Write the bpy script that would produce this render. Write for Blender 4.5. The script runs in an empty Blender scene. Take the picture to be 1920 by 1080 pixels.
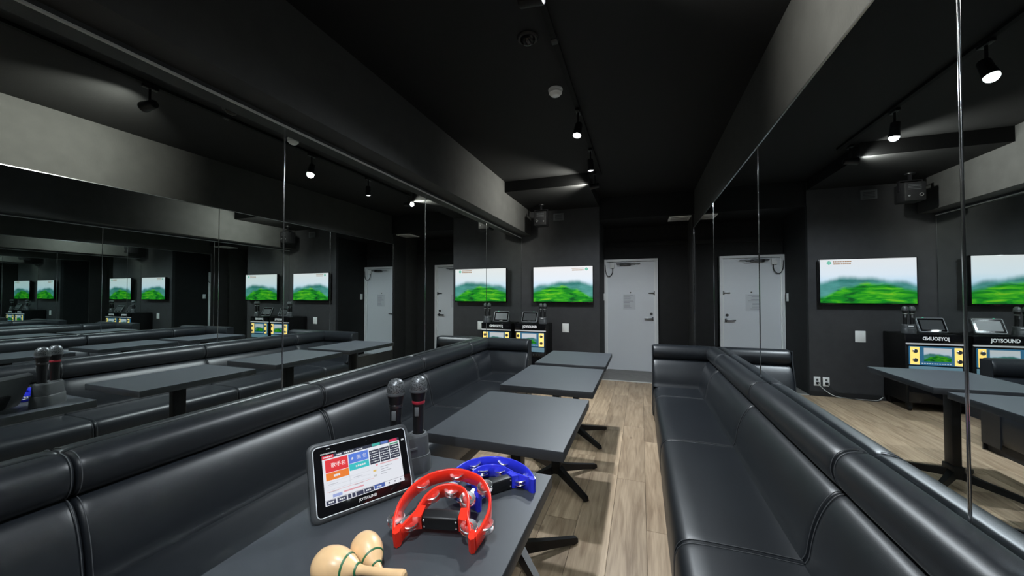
import bpy, bmesh, math, random
from mathutils import Vector, Matrix
random.seed(7)
sc = bpy.context.scene
C = sc.collection
PI = math.pi
# ------------------------------------------------------------------ camera, world, exposure
W = 2.591            # distance between the two mirrored walls
YT, YD, YB = 5.77, 6.654, -1.7   # television wall, door wall, wall behind the camera
ZC = 2.84            # ceiling
FZ = 0.038           # floor level
TT = 0.757           # table top level
cam = bpy.data.cameras.new('camera'); cam.sensor_width = 36.0; cam.lens = 686.88/1920*36.0
cam.clip_start = 0.02
camo = bpy.data.objects.new('camera', cam); C.objects.link(camo)
camo.location = (1.865, 0, 1.34); camo.rotation_euler = (PI/2+0.0185, 0.0008, 0.3382)
sc.camera = camo
wd = bpy.data.worlds.new('world'); sc.world = wd; wd.use_nodes = True
wd.node_tree.nodes['Background'].inputs[0].default_value = (0, 0, 0, 1)
sc.view_settings.view_transform = 'Standard'; sc.view_settings.look = 'None'
sc.view_settings.gamma = 1.0; sc.view_settings.use_curve_mapping = False
sc.view_settings.exposure = 0.0
cy = sc.cycles
cy.max_bounces = 24; cy.glossy_bounces = 20; cy.diffuse_bounces = 5
cy.blur_glossy = 0.3; cy.sample_clamp_indirect = 30.0
SPOT_W = 70.0

# ------------------------------------------------------------------ mesh helpers
class MB:
    """collects geometry for one mesh object"""
    def __init__(s): s.bm = bmesh.new()
    def add(s, verts, faces, mi=0):
        vs = [s.bm.verts.new(v) for v in verts]
        for f in faces:
            try:
                fc = s.bm.faces.new([vs[i] for i in f]); fc.material_index = mi
            except ValueError: pass
        return vs
    def box(s, x0, x1, y0, y1, z0, z1, r=0.0, seg=2, mi=0, M=None):
        b = bmesh.new()
        bmesh.ops.create_cube(b, size=1.0)
        for v in b.verts:
            v.co = Vector(((x0+x1)/2+v.co.x*(x1-x0), (y0+y1)/2+v.co.y*(y1-y0), (z0+z1)/2+v.co.z*(z1-z0)))
        if r > 0:
            bmesh.ops.bevel(b, geom=b.edges[:], offset=r, segments=seg, profile=0.5, affect='EDGES')
        s.merge(b, mi, M); return s
    def merge(s, b, mi=0, M=None):
        mp = {}
        for v in b.verts: mp[v] = s.bm.verts.new(M @ v.co if M else v.co)
        for f in b.faces:
            try:
                fc = s.bm.faces.new([mp[v] for v in f.verts]); fc.material_index = mi
            except ValueError: pass
        b.free()
    def loft(s, rings, closed=True, cap=True, mi=0):
        """rings: lists of points of equal length"""
        n = len(rings[0]); vs = [[s.bm.verts.new(p) for p in r] for r in rings]
        for a, b in zip(vs[:-1], vs[1:]):
            for i in range(n if closed else n-1):
                j = (i+1) % n
                try: s.bm.faces.new((a[i], a[j], b[j], b[i])).material_index = mi
                except ValueError: pass
        if cap:
            for r in (vs[0], vs[-1]):
                try: s.bm.faces.new(r).material_index = mi
                except ValueError: pass
        return s
    def lathe(s, prof, n=24, M=None, mi=0):
        """prof: (radius, height) along +Z"""
        rings = []
        for r, z in prof:
            ring = []
            for i in range(n):
                a = 2*PI*i/n; p = Vector((r*math.cos(a), r*math.sin(a), z))
                ring.append(M @ p if M else p)
            rings.append(ring)
        return s.loft(rings, mi=mi)
    def cyl(s, p, q, r0, r1=None, n=16, mi=0):
        p = Vector(p); q = Vector(q); r1 = r0 if r1 is None else r1
        return s.lathe([(r0, 0), (r1, (q-p).length)], n, aim(p, q-p), mi)
    def tube(s, pts, r, n=8, closed=False, mi=0, flat=1.0):
        pts = [Vector(p) for p in pts]; rings = []; N = len(pts); up = None
        for i, p in enumerate(pts):
            if closed: t = pts[(i+1) % N]-pts[i-1]
            else: t = pts[min(i+1, N-1)]-pts[max(i-1, 0)]
            t.normalize()
            if up is None:
                up = Vector((0, 0, 1)) if abs(t.z) < 0.9 else Vector((1, 0, 0))
            a = t.cross(up).normalized(); up = a.cross(t).normalized()
            rr = r[i] if isinstance(r, (list, tuple)) else r
            rings.append([p+a*math.cos(2*PI*k/n)*rr+up*math.sin(2*PI*k/n)*rr*flat for k in range(n)])
        if closed: rings.append(rings[0])
        return s.loft(rings, cap=not closed, mi=mi)
    def prism(s, poly, z0, z1, M=None, mi=0):
        a = [Vector((x, y, z0)) for x, y in poly]; b = [Vector((x, y, z1)) for x, y in poly]
        if M: a = [M @ p for p in a]; b = [M @ p for p in b]
        return s.loft([a, b], mi=mi)

def aim(p, d):
    """matrix placing +Z along d at p"""
    return Matrix.Translation(Vector(p)) @ Vector(d).normalized().to_track_quat('Z', 'Y').to_matrix().to_4x4()

def finish(mb, name, mats, sharp=38):
    bm = mb.bm
    bmesh.ops.remove_doubles(bm, verts=bm.verts[:], dist=1e-6)
    bmesh.ops.recalc_face_normals(bm, faces=bm.faces[:])
    for f in bm.faces: f.smooth = True
    for e in bm.edges:
        if len(e.link_faces) == 2 and e.calc_face_angle(0) > math.radians(sharp): e.smooth = False
    me = bpy.data.meshes.new(name); bm.to_mesh(me); bm.free()
    for m in (mats if isinstance(mats, (list, tuple)) else [mats]): me.materials.append(m)
    return me

def obj(name, mb, mats, parent=None, loc=None, sharp=38):
    me = mb if isinstance(mb, bpy.types.Mesh) else finish(mb, name, mats, sharp)
    o = bpy.data.objects.new(name, me); C.objects.link(o)
    if parent: o.parent = parent
    if loc is not None: o.location = loc
    return o
def tag(o, label, cat, group=None):
    o['label'] = label; o['category'] = cat
    if group: o['group'] = group
    return o
def thing(name, label, cat, loc=(0, 0, 0), rot=(0, 0, 0), group=None):
    o = bpy.data.objects.new(name, None); C.objects.link(o); o.empty_display_size = 0.1
    o.location = loc; o.rotation_euler = rot
    return tag(o, label, cat, group)
def struct(name, mb, mats, parent=None, label=None):
    o = obj(name, mb, mats, parent)
    if parent is None: o['kind'] = 'structure'
    if label: o['label'] = label
    return o
def copy_tree(o, parent=None):
    c = o.copy(); C.objects.link(c); c.parent = parent
    for ch in list(o.children): copy_tree(ch, c)
    return c
def catmull(pts, k=6, closed=False):
    pts = [Vector(p) for p in pts]; out = []; n = len(pts)
    for i in range(n if closed else n-1):
        p0 = pts[i-1] if (closed or i > 0) else pts[0]*2-pts[1]
        p1 = pts[i]; p2 = pts[(i+1) % n]
        p3 = pts[(i+2) % n] if (closed or i+2 < n) else p2*2-p1
        for j in range(k):
            t = j/k
            out.append(0.5*((2*p1)+(p2-p0)*t+(2*p0-5*p1+4*p2-p3)*t*t+(3*p1-p0-3*p2+p3)*t**3))
    if not closed: out.append(pts[-1])
    return out
def text_obj(name, s, size, mat, M, parent=None, extrude=0.0, bold=0.0, align='CENTER', sx=1.0):
    cu = bpy.data.curves.new(name, 'FONT'); cu.body = s; cu.size = size; cu.align_x = align; cu.align_y = 'CENTER'
    cu.extrude = extrude; cu.offset = bold; cu.resolution_u = 3
    t = bpy.data.objects.new('tmp_text', cu); C.objects.link(t)
    dg = bpy.context.evaluated_depsgraph_get()
    me = bpy.data.meshes.new_from_object(t.evaluated_get(dg)); me.name = name
    bpy.data.objects.remove(t); bpy.data.curves.remove(cu)
    me.transform(M @ Matrix.Diagonal((sx, 1, 1, 1))); me.materials.clear(); me.materials.append(mat)
    o = bpy.data.objects.new(name, me); C.objects.link(o)
    if parent: o.parent = parent
    return o

# ------------------------------------------------------------------ materials
def new_mat(name):
    m = bpy.data.materials.new(name); m.use_nodes = True
    return m, m.node_tree, m.node_tree.nodes['Principled BSDF']
def pbr(name, col, rough=0.5, metal=0.0, spec=0.5, bump=None, var=None, emit=None, coat=0.0):
    """bump=(scale, strength, distance); var=(scale, amount) colour mottling"""
    m, nt, b = new_mat(name)
    b.inputs['Base Color'].default_value = (*col, 1); b.inputs['Roughness'].default_value = rough
    b.inputs['Metallic'].default_value = metal; b.inputs['Specular IOR Level'].default_value = spec
    b.inputs['Coat Weight'].default_value = coat
    if emit:
        b.inputs['Emission Color'].default_value = (*emit[0], 1); b.inputs['Emission Strength'].default_value = emit[1]
    tc = nt.nodes.new('ShaderNodeTexCoord')
    if bump:
        n = nt.nodes.new('ShaderNodeTexNoise'); n.inputs['Scale'].default_value = bump[0]; n.inputs['Detail'].default_value = 4
        nt.links.new(tc.outputs['Object'], n.inputs['Vector'])
        bp = nt.nodes.new('ShaderNodeBump'); bp.inputs['Strength'].default_value = bump[1]; bp.inputs['Distance'].default_value = bump[2]
        nt.links.new(n.outputs['Fac'], bp.inputs['Height']); nt.links.new(bp.outputs['Normal'], b.inputs['Normal'])
    if var:
        n = nt.nodes.new('ShaderNodeTexNoise'); n.inputs['Scale'].default_value = var[0]; n.inputs['Detail'].default_value = 5
        nt.links.new(tc.outputs['Object'], n.inputs['Vector'])
        r = nt.nodes.new('ShaderNodeValToRGB'); e = r.color_ramp.elements
        e[0].position = 0.3; e[1].position = 0.7
        e[0].color = (*[c*(1-var[1]) for c in col], 1); e[1].color = (*[min(1, c*(1+var[1])) for c in col], 1)
        nt.links.new(n.outputs['Fac'], r.inputs['Fac']); nt.links.new(r.outputs['Color'], b.inputs['Base Color'])
    return m
def emis(name, col, s=1.0):
    m, nt, b = new_mat(name)
    b.inputs['Base Color'].default_value = (0.02, 0.02, 0.02, 1); b.inputs['Roughness'].default_value = 0.25
    b.inputs['Emission Color'].default_value = (*col, 1); b.inputs['Emission Strength'].default_value = s
    return m

M = {}
def wallpaper(name, col):
    m, nt, b = new_mat(name); N = nt.nodes; L = nt.links
    tc = N.new('ShaderNodeTexCoord')
    n1 = N.new('ShaderNodeTexNoise'); n1.inputs['Scale'].default_value = 9; n1.inputs['Detail'].default_value = 6
    mp = N.new('ShaderNodeMapping'); mp.inputs['Scale'].default_value = (160, 160, 40)
    n2 = N.new('ShaderNodeTexNoise'); n2.inputs['Scale'].default_value = 1.0; n2.inputs['Detail'].default_value = 3
    L.new(tc.outputs['Object'], n1.inputs['Vector']); L.new(tc.outputs['Object'], mp.inputs['Vector']); L.new(mp.outputs['Vector'], n2.inputs['Vector'])
    r = N.new('ShaderNodeValToRGB'); r.color_ramp.elements[0].position = 0.25; r.color_ramp.elements[1].position = 0.75
    r.color_ramp.elements[0].color = (*[c*0.86 for c in col], 1); r.color_ramp.elements[1].color = (*[c*1.14 for c in col], 1)
    L.new(n1.outputs['Fac'], r.inputs['Fac']); L.new(r.outputs['Color'], b.inputs['Base Color'])
    bp = N.new('ShaderNodeBump'); bp.inputs['Strength'].default_value = 0.5; bp.inputs['Distance'].default_value = 0.0012
    L.new(n2.outputs['Fac'], bp.inputs['Height']); L.new(bp.outputs['Normal'], b.inputs['Normal'])
    b.inputs['Roughness'].default_value = 0.75; b.inputs['Specular IOR Level'].default_value = 0.3
    return m
M['wall'] = wallpaper('charcoal_wallpaper', (0.034, 0.034, 0.036))
M['ceiling'] = wallpaper('black_ceiling_paper', (0.0042, 0.0043, 0.0046))
M['darkwall'] = wallpaper('black_wallpaper', (0.013, 0.0128, 0.0128))
M['upper'] = wallpaper('grey_upper_wallpaper', (0.030, 0.030, 0.029))
M['mirror'] = pbr('mirror_glass', (0.86, 0.905, 0.875), 0.0, 1.0)
M['mirror2'] = pbr('mirror_glass_cool', (0.845, 0.895, 0.915), 0.0, 1.0)
M['chrome'] = pbr('chrome', (0.75, 0.77, 0.78), 0.12, 1.0)
M['rail'] = pbr('brushed_aluminium', (0.55, 0.57, 0.58), 0.28, 1.0)
M['leather'] = pbr('black_leather', (0.0085, 0.0105, 0.0135), 0.39, 0, 0.55, bump=(420, 0.25, 0.0006), var=(6, 0.12))
M['thread'] = pbr('stitching_seam_highlight', (0.06, 0.063, 0.068), 0.5)  # stitching; its grey also paints in light caught by the leather piping
M['plinth'] = pbr('black_plinth', (0.008, 0.008, 0.009), 0.6)
M['ttop'] = pbr('charcoal_laminate', (0.041, 0.046, 0.053), 0.44, 0, 0.45, bump=(700, 0.15, 0.0004), var=(4, 0.06))
M['tedge'] = pbr('dark_edge_band', (0.028, 0.030, 0.034), 0.45)
M['iron'] = pbr('black_powder_coat', (0.006, 0.006, 0.007), 0.38, 0.0, 0.4)
M['black'] = pbr('black_plastic', (0.007, 0.007, 0.008), 0.42, 0, 0.4)
M['gloss'] = pbr('glossy_black', (0.006, 0.006, 0.007), 0.06)
M['grey'] = pbr('dark_grey_plastic', (0.055, 0.058, 0.062), 0.45)
M['midgrey'] = pbr('mid_grey_plastic', (0.11, 0.115, 0.12), 0.4)
M['white'] = pbr('white_plastic', (0.72, 0.72, 0.71), 0.4)
M['door'] = pbr('white_steel_door', (0.60, 0.62, 0.64), 0.33, 0, 0.5)
M['frame'] = pbr('white_door_frame', (0.62, 0.63, 0.63), 0.3)
M['steel'] = pbr('dark_steel', (0.16, 0.16, 0.165), 0.3, 1.0)
M['paper'] = pbr('notice_paper', (0.50, 0.52, 0.54), 0.6)
M['ink'] = pbr('grey_ink', (0.22, 0.22, 0.24), 0.7)
M['step'] = pbr('grey_vinyl_step', (0.17, 0.16, 0.15), 0.5, var=(14, 0.15))
M['red'] = pbr('red_plastic', (0.90, 0.032, 0.014), 0.28, 0, 0.5)
M['blue'] = pbr('blue_plastic', (0.025, 0.035, 0.62), 0.28, 0, 0.5)
M['jingle'] = pbr('nickel_jingle', (0.92, 0.92, 0.93), 0.27, 1.0)
M['wood'] = pbr('pale_maple', (0.78, 0.50, 0.26), 0.35, 0, 0.5, var=(18, 0.10), coat=0.3)
M['green'] = pbr('green_ring_paint', (0.02, 0.13, 0.05), 0.4)
M['yellow'] = emis('yellow_backlit_panel', (1.0, 0.66, 0.17), 1.4)
M['logo'] = emis('lit_white_logo', (0.9, 0.92, 0.95), 0.75)
M['led'] = emis('green_led', (0.1, 0.9, 0.5), 1.2)
M['lens'] = emis('spot_lens', (0.95, 0.98, 1.0), 30.0)
M['lens_off'] = pbr('dim_lens', (0.4, 0.4, 0.4), 0.1)
M['cable'] = pbr('white_cable', (0.55, 0.55, 0.53), 0.5)
M['bcable'] = pbr('black_cable', (0.01, 0.01, 0.01), 0.5)

def grille_mat():
    m, nt, b = new_mat('microphone_mesh'); N = nt.nodes; L = nt.links
    tc = N.new('ShaderNodeTexCoord'); v = N.new('ShaderNodeTexVoronoi'); v.inputs['Scale'].default_value = 260
    L.new(tc.outputs['Object'], v.inputs['Vector'])
    r = N.new('ShaderNodeValToRGB'); r.color_ramp.elements[0].color = (0.002, 0.002, 0.002, 1); r.color_ramp.elements[1].color = (0.20, 0.21, 0.22, 1)
    r.color_ramp.elements[0].position = 0.25; r.color_ramp.elements[1].position = 0.5
    L.new(v.outputs['Distance'], r.inputs['Fac']); L.new(r.outputs['Color'], b.inputs['Base Color'])
    b.inputs['Roughness'].default_value = 0.35; b.inputs['Metallic'].default_value = 0.6
    return m
M['grille'] = grille_mat()

def plank_mat():
    m, nt, b = new_mat('oak_plank'); N = nt.nodes; L = nt.links
    tc = N.new('ShaderNodeTexCoord'); oi = N.new('ShaderNodeObjectInfo')
    off = N.new('ShaderNodeVectorMath'); off.operation = 'SCALE'; off.inputs[3].default_value = 37.0
    cmb = N.new('ShaderNodeCombineXYZ')
    for i in range(3): L.new(oi.outputs['Random'], cmb.inputs[i])
    L.new(cmb.outputs[0], off.inputs[0])
    add = N.new('ShaderNodeVectorMath'); add.operation = 'ADD'
    L.new(tc.outputs['Object'], add.inputs[0]); L.new(off.outputs[0], add.inputs[1])
    mp = N.new('ShaderNodeMapping'); mp.inputs['Scale'].default_value = (9, 0.9, 1); L.new(add.outputs[0], mp.inputs['Vector'])
    n1 = N.new('ShaderNodeTexNoise'); n1.inputs['Scale'].default_value = 2.2; n1.inputs['Detail'].default_value = 8; n1.inputs['Distortion'].default_value = 1.2
    L.new(mp.outputs[0], n1.inputs['Vector'])
    mp2 = N.new('ShaderNodeMapping'); mp2.inputs['Scale'].default_value = (120, 5, 1); L.new(add.outputs[0], mp2.inputs['Vector'])
    n2 = N.new('ShaderNodeTexNoise'); n2.inputs['Scale'].default_value = 1.0; n2.inputs['Detail'].default_value = 5
    L.new(mp2.outputs[0], n2.inputs['Vector'])
    r = N.new('ShaderNodeValToRGB'); e = r.color_ramp.elements
    e[0].position = 0.30; e[0].color = (0.27, 0.180, 0.105, 1); e[1].position = 0.72; e[1].color = (0.50, 0.365, 0.235, 1)
    k = r.color_ramp.elements.new(0.5); k.color = (0.40, 0.285, 0.178, 1)
    L.new(n1.outputs['Fac'], r.inputs['Fac'])
    mx = N.new('ShaderNodeMix'); mx.data_type = 'RGBA'; mx.blend_type = 'MULTIPLY'; mx.inputs[0].default_value = 0.55
    r2 = N.new('ShaderNodeValToRGB'); r2.color_ramp.elements[0].position = 0.3; r2.color_ramp.elements[1].position = 0.62
    r2.color_ramp.elements[0].color = (0.60, 0.57, 0.54, 1); r2.color_ramp.elements[1].color = (1, 1, 1, 1)
    L.new(n2.outputs['Fac'], r2.inputs['Fac']); L.new(r.outputs[0], mx.inputs[6]); L.new(r2.outputs[0], mx.inputs[7])
    # per plank tone
    r3 = N.new('ShaderNodeMapRange'); r3.inputs[3].default_value = 0.78; r3.inputs[4].default_value = 1.12
    L.new(oi.outputs['Random'], r3.inputs[0])
    hs = N.new('ShaderNodeHueSaturation'); hs.inputs['Saturation'].default_value = 0.92
    L.new(r3.outputs[0], hs.inputs['Value']); L.new(mx.outputs[2], hs.inputs['Color'])
    # knots
    mp3 = N.new('ShaderNodeMapping'); mp3.inputs['Scale'].default_value = (5.0, 1.9, 1); L.new(add.outputs[0], mp3.inputs['Vector'])
    vo = N.new('ShaderNodeTexVoronoi'); vo.inputs['Scale'].default_value = 1.0; L.new(mp3.outputs[0], vo.inputs['Vector'])
    r4 = N.new('ShaderNodeValToRGB'); r4.color_ramp.elements[0].position = 0.015; r4.color_ramp.elements[1].position = 0.075
    r4.color_ramp.elements[0].color = (0.28, 0.22, 0.17, 1); r4.color_ramp.elements[1].color = (1, 1, 1, 1)
    L.new(vo.outputs['Distance'], r4.inputs['Fac'])
    mx2 = N.new('ShaderNodeMix'); mx2.data_type = 'RGBA'; mx2.blend_type = 'MULTIPLY'; mx2.inputs[0].default_value = 0.7
    L.new(hs.outputs[0], mx2.inputs[6]); L.new(r4.outputs[0], mx2.inputs[7])
    L.new(mx2.outputs[2], b.inputs['Base Color'])
    b.inputs['Roughness'].default_value = 0.46; b.inputs['Specular IOR Level'].default_value = 0.4
    bp = N.new('ShaderNodeBump'); bp.inputs['Strength'].default_value = 0.2; bp.inputs['Distance'].default_value = 0.0006
    L.new(n2.outputs['Fac'], bp.inputs['Height']); L.new(bp.outputs['Normal'], b.inputs['Normal'])
    return m
M['plank'] = plank_mat()

def landscape_mat(name, strength):
    """misty green hills on a lit screen, from the UV of the screen"""
    m, nt, b = new_mat(name); N = nt.nodes; L = nt.links
    def val(x): return x
    def math_(op, a, c=None, clamp=False):
        n = N.new('ShaderNodeMath'); n.operation = op; n.use_clamp = clamp
        for i, x in enumerate((a, c)):
            if x is None: continue
            if isinstance(x, (int, float)): n.inputs[i].default_value = x
            else: L.new(x, n.inputs[i])
        return n.outputs[0]
    uv = N.new('ShaderNodeTexCoord').outputs['UV']
    sp = N.new('ShaderNodeSeparateXYZ'); L.new(uv, sp.inputs[0]); u, v = sp.outputs[0], sp.outputs[1]
    def noise(sx, sy, det=4, seed=0.0, dist=0.0):
        mp = N.new('ShaderNodeMapping'); mp.inputs['Scale'].default_value = (sx, sy, 1); mp.inputs['Location'].default_value = (seed, seed*1.7, seed)
        L.new(uv, mp.inputs[0]); n = N.new('ShaderNodeTexNoise'); n.inputs['Scale'].default_value = 1; n.inputs['Detail'].default_value = det
        n.inputs['Distortion'].default_value = dist
        L.new(mp.outputs[0], n.inputs['Vector']); return n.outputs['Fac']
    def sstep(x, lo, hi):
        n = N.new('ShaderNodeMapRange'); n.interpolation_type = 'SMOOTHSTEP'
        L.new(x, n.inputs[0]); n.inputs[1].default_value = lo; n.inputs[2].default_value = hi; return n.outputs[0]
    def ramp(x, stops):
        r = N.new('ShaderNodeValToRGB'); e = r.color_ramp.elements
        e[0].position, e[0].color = stops[0][0], (*stops[0][1], 1); e[1].position, e[1].color = stops[-1][0], (*stops[-1][1], 1)
        for p, c in stops[1:-1]: e.new(p).color = (*c, 1)
        L.new(x, r.inputs[0]); return r.outputs[0]
    def mix(f, a, c):
        n = N.new('ShaderNodeMix'); n.data_type = 'RGBA'; L.new(f, n.inputs[0]); L.new(a, n.inputs[6]); L.new(c, n.inputs[7]); return n.outputs[2]
    # hill crests
    def crest(base, amp, cen, wid, nz, namp):
        d = math_('DIVIDE', math_('SUBTRACT', u, cen), wid); d = math_('MULTIPLY', d, d)
        bump = math_('MAXIMUM', math_('SUBTRACT', 1.0, d), -0.6)
        return math_('ADD', math_('ADD', math_('MULTIPLY', bump, amp), base), math_('MULTIPLY', math_('SUBTRACT', nz, 0.5), namp))
    c1 = crest(0.40, 0.16, 0.58, 0.52, noise(5, 0.2, 3, 3.1), 0.20)
    c2 = crest(0.25, 0.19, 0.42, 0.42, noise(6, 0.5, 4, 7.7), 0.16)
    m1 = sstep(math_('SUBTRACT', c1, v), -0.09, 0.06)
    m2 = sstep(math_('SUBTRACT', c2, v), -0.05, 0.05)
    sky = ramp(v, [(0.42, (0.55, 0.78, 0.95)), (0.64, (0.80, 0.87, 0.95)), (1.0, (0.86, 0.86, 0.87))])
    teal = ramp(noise(4, 6, 3, 1.3), [(0.3, (0.015, 0.15, 0.13)), (0.7, (0.10, 0.36, 0.33))])
    green = ramp(noise(5, 13, 4, 5.5, 0.6), [(0.30, (0.0, 0.07, 0.01)), (0.46, (0.005, 0.26, 0.01)), (0.60, (0.06, 0.46, 0.01)), (0.75, (0.26, 0.56, 0.02))])
    col = mix(m2, mix(m1, sky, teal), green)
    b.inputs['Base Color'].default_value = (0.01, 0.01, 0.01, 1); b.inputs['Roughness'].default_value = 0.25
    L.new(col, b.inputs['Emission Color']); b.inputs['Emission Strength'].default_value = strength
    return m
M['tv'] = landscape_mat('television_landscape', 1.0)
M['tv2'] = landscape_mat('machine_screen_landscape', 0.65)

def uv_quad(name, pts, mat, parent=None):
    """one lit rectangle with UVs; pts: lower left, lower right, upper right, upper left"""
    me = bpy.data.meshes.new(name); me.from_pydata([tuple(p) for p in pts], [], [(0, 1, 2, 3)])
    ul = me.uv_layers.new(name='UVMap')
    for i, c in enumerate(((0, 0), (1, 0), (1, 1), (0, 1))): ul.data[i].uv = c
    me.materials.append(mat)
    o = bpy.data.objects.new(name, me); C.objects.link(o)
    if parent: o.parent = parent
    return o

# ------------------------------------------------------------------ room shell
floor = struct('floor', MB().box(-0.1, W+0.1, YB-0.1, YD+0.1, -0.12+FZ, -0.004+FZ), pbr('dark_subfloor', (0.05, 0.038, 0.028), 0.8))
PW = 0.187; x = 1.885-PW*11; col = 0
plank_meshes = {}
while x < W:
    x0, x1 = max(x, 0.0)+0.0009, min(x+PW, W)-0.0009
    y = YB-random.random()*1.1
    while y < YD:
        ln = random.choice((0.9, 1.1, 1.3))
        y0, y1 = max(y, YB)+0.0009, min(y+ln, YD)-0.0009
        if x1-x0 > 0.01 and y1-y0 > 0.02 and not y0 > 5.85:
            key = (round(x1-x0, 4), round(y1-y0, 4))
            if key not in plank_meshes:
                b = MB(); w2, l2 = key[0]/2, key[1]/2; e = 0.0012
                b.loft([[(-w2, -l2, -0.004), (w2, -l2, -0.004), (w2, l2, -0.004), (-w2, l2, -0.004)], [(-w2, -l2, -e), (w2, -l2, -e), (w2, l2, -e), (-w2, l2, -e)],
                        [(-w2+e, -l2+e, 0), (w2-e, -l2+e, 0), (w2-e, l2-e, 0), (-w2+e, l2-e, 0)]])
                plank_meshes[key] = finish(b, 'plank', M['plank'], 20)
            obj('plank', plank_meshes[key], None, floor, ((x0+x1)/2, (y0+y1)/2, FZ))
        y += ln
    x += PW; col += 1

wl = struct('wall_left', MB().box(-0.12, -0.006, YB-0.1, YT, 0, ZC), M['wall'])
wr = struct('wall_right', MB().box(W+0.006, W+0.12, YB-0.1, YD, 0, ZC), M['upper'])
struct('wall_far', MB().box(-0.12, 1.264, YT, YT+0.06, 0, ZC), M['wall'])
struct('wall_return', MB().box(1.20, 1.264, YT+0.06, YD, 0, ZC), M['darkwall'])
struct('wall_door', MB().box(1.20, W+0.12, YD, YD+0.1, 0, ZC), M['darkwall'])
struct('wall_back', MB().box(-0.12, W+0.12, YB-0.1, YB, 0, ZC), M['wall'])
ceil = struct('ceiling', MB().box(-0.12, W+0.12, YB-0.1, YD+0.1, ZC, ZC+0.1), M['ceiling'])
obj('ceiling_beam', MB().box(-0.006, 0.17, YB, YT, 2.31, ZC), M['upper'], ceil)
obj('dropped_ceiling', MB().box(0.17, 1.264, 4.53, YT, 2.70, ZC), M['ceiling'], ceil)
obj('door_soffit', MB().box(1.264, W+0.006, 5.80, YD, 2.50, ZC), M['ceiling'], ceil)
obj('header_ledge', MB().box(1.264, W+0.006, YD-0.035, YD, 2.17, 2.235), M['darkwall'], ceil)
# pillar strip at the far end of the right mirror
struct('trim_1', MB().box(W-0.02, W+0.006, 5.845, 6.20, 0, 2.50), M['darkwall'])
# mirrors
def mirrors(parent, xface, xback, seams, z0, z1, sgn, mat):
    for a, b_ in zip(seams[:-1], seams[1:]):
        p = obj('mirror_panel', MB().box(min(xface, xback), max(xface, xback), a+0.0012, b_-0.0012, z0, z1), mat, parent)
    for s_ in seams[1:]:
        mb = MB(); n = 8; r = 0.0042
        ring = [(xface+sgn*r*0.8*math.sin(PI*i/n), s_-0.001-r*math.cos(PI*i/n)) for i in range(n+1)]
        mb.prism(ring, z0, z1)
        obj('mirror_seam_strip', mb, M['chrome'], parent, sharp=60)
mirrors(wl, 0.0, -0.006, [-1.33, 0.079, 1.491, 2.902, 4.315, YT-0.004], 0.30, 2.275, 1, M['mirror'])
mirrors(wr, W, W+0.006, [-1.55, -0.40, 1.179, 2.774, 4.333, 5.835], 0.30, 2.305, -1, M['mirror2'])
M['silver'] = pbr('silver_trim', (0.50, 0.50, 0.49), 0.35, 0.2)
struct('trim_2', MB().box(-0.006, 0.006, YB, YT, 2.276, 2.285), M['silver'])
struct('trim_3', MB().box(W-0.004, W+0.006, YB, 5.835, 2.306, 2.312), M['rail'])
struct('baseboard_far', MB().box(0.0, 1.272, YT-0.008, YT, FZ, FZ+0.06), M['plinth'])
# door step with metal nosing
stp = struct('trim_4', MB().box(1.264, W, 5.80, YD, FZ-0.002, FZ+0.003), M['step'])
obj('step_nosing', MB().box(1.264, W, 5.765, 5.80, FZ-0.002, FZ+0.008, 0.003), M['silver'], stp)

# door
D = struct('door_1', MB().box(1.290, 2.100, YD-0.035, YD-0.002, FZ+0.006, 1.915), M['door'])
df = MB()
df.box(1.2645, 1.300, YD-0.075, YD, FZ, 1.95).box(2.092, 2.135, YD-0.075, YD, FZ, 1.95).box(1.300, 2.092, YD-0.075, YD, 1.912, 1.95)
obj('door_frame', df, M['frame'], D)
obj('door_stop', MB().box(1.300, 1.312, YD-0.055, YD-0.036, FZ, 1.912).box(2.080, 2.092, YD-0.055, YD-0.036, FZ, 1.912), M['white'], D)
yd = YD-0.035
cl = obj('door_closer', MB().box(1.52, 1.70, yd-0.045, yd, 1.842, 1.885, 0.006), M['steel'], D)
obj('closer_arm', MB().box(1.46, 1.86, yd-0.058, yd-0.046, 1.868, 1.880, 0.003).box(1.48, 1.78, yd-0.070, yd-0.060, 1.846, 1.856, 0.003).cyl((1.58, yd-0.075, 1.862), (1.58, yd-0.04, 1.862), 0.018), M['black'], D)
obj('contact_box', MB().box(1.355, 1.43, yd-0.035, yd, 1.80, 1.90, 0.006), M['white'], D)
obj('contact_cable', MB().tube(catmull([(1.405, yd-0.02, 1.80), (1.40, yd-0.03, 1.72), (1.36, yd-0.035, 1.665), (1.315, yd-0.05, 1.675), (1.288, yd-0.06, 1.75), (1.280, yd-0.055, 1.86)], 6), 0.0065), M['black'], D)
hd = obj('door_handle', MB().box(2.035, 2.062, yd-0.012, yd, 0.905, 0.965, 0.004).cyl((2.048, yd-0.05, 0.936), (2.048, yd, 0.936), 0.010).box(1.918, 2.060, yd-0.058, yd-0.042, 0.925, 0.947, 0.006), M['steel'], D)
obj('lock_cylinder', MB().cyl((2.030, yd-0.014, 1.015), (2.030, yd, 1.015), 0.022, n=20), M['steel'], D)
obj('door_guard', MB().box(1.985, 2.075, yd-0.022, yd-0.008, 1.358, 1.376, 0.004).box(2.068, 2.086, yd-0.03, yd, 1.335, 1.398, 0.004), M['steel'], D)
obj('peephole', MB().lathe([(0.012, 0), (0.012, 0.006), (0.006, 0.009)], 16, aim((1.695, yd, 1.375), (0, -1, 0))), M['chrome'], D)
nt_ = obj('notice_sheet', MB().box(1.575, 1.775, yd-0.0015, yd, 1.085, 1.345), M['paper'], D)
tx = MB()
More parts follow.
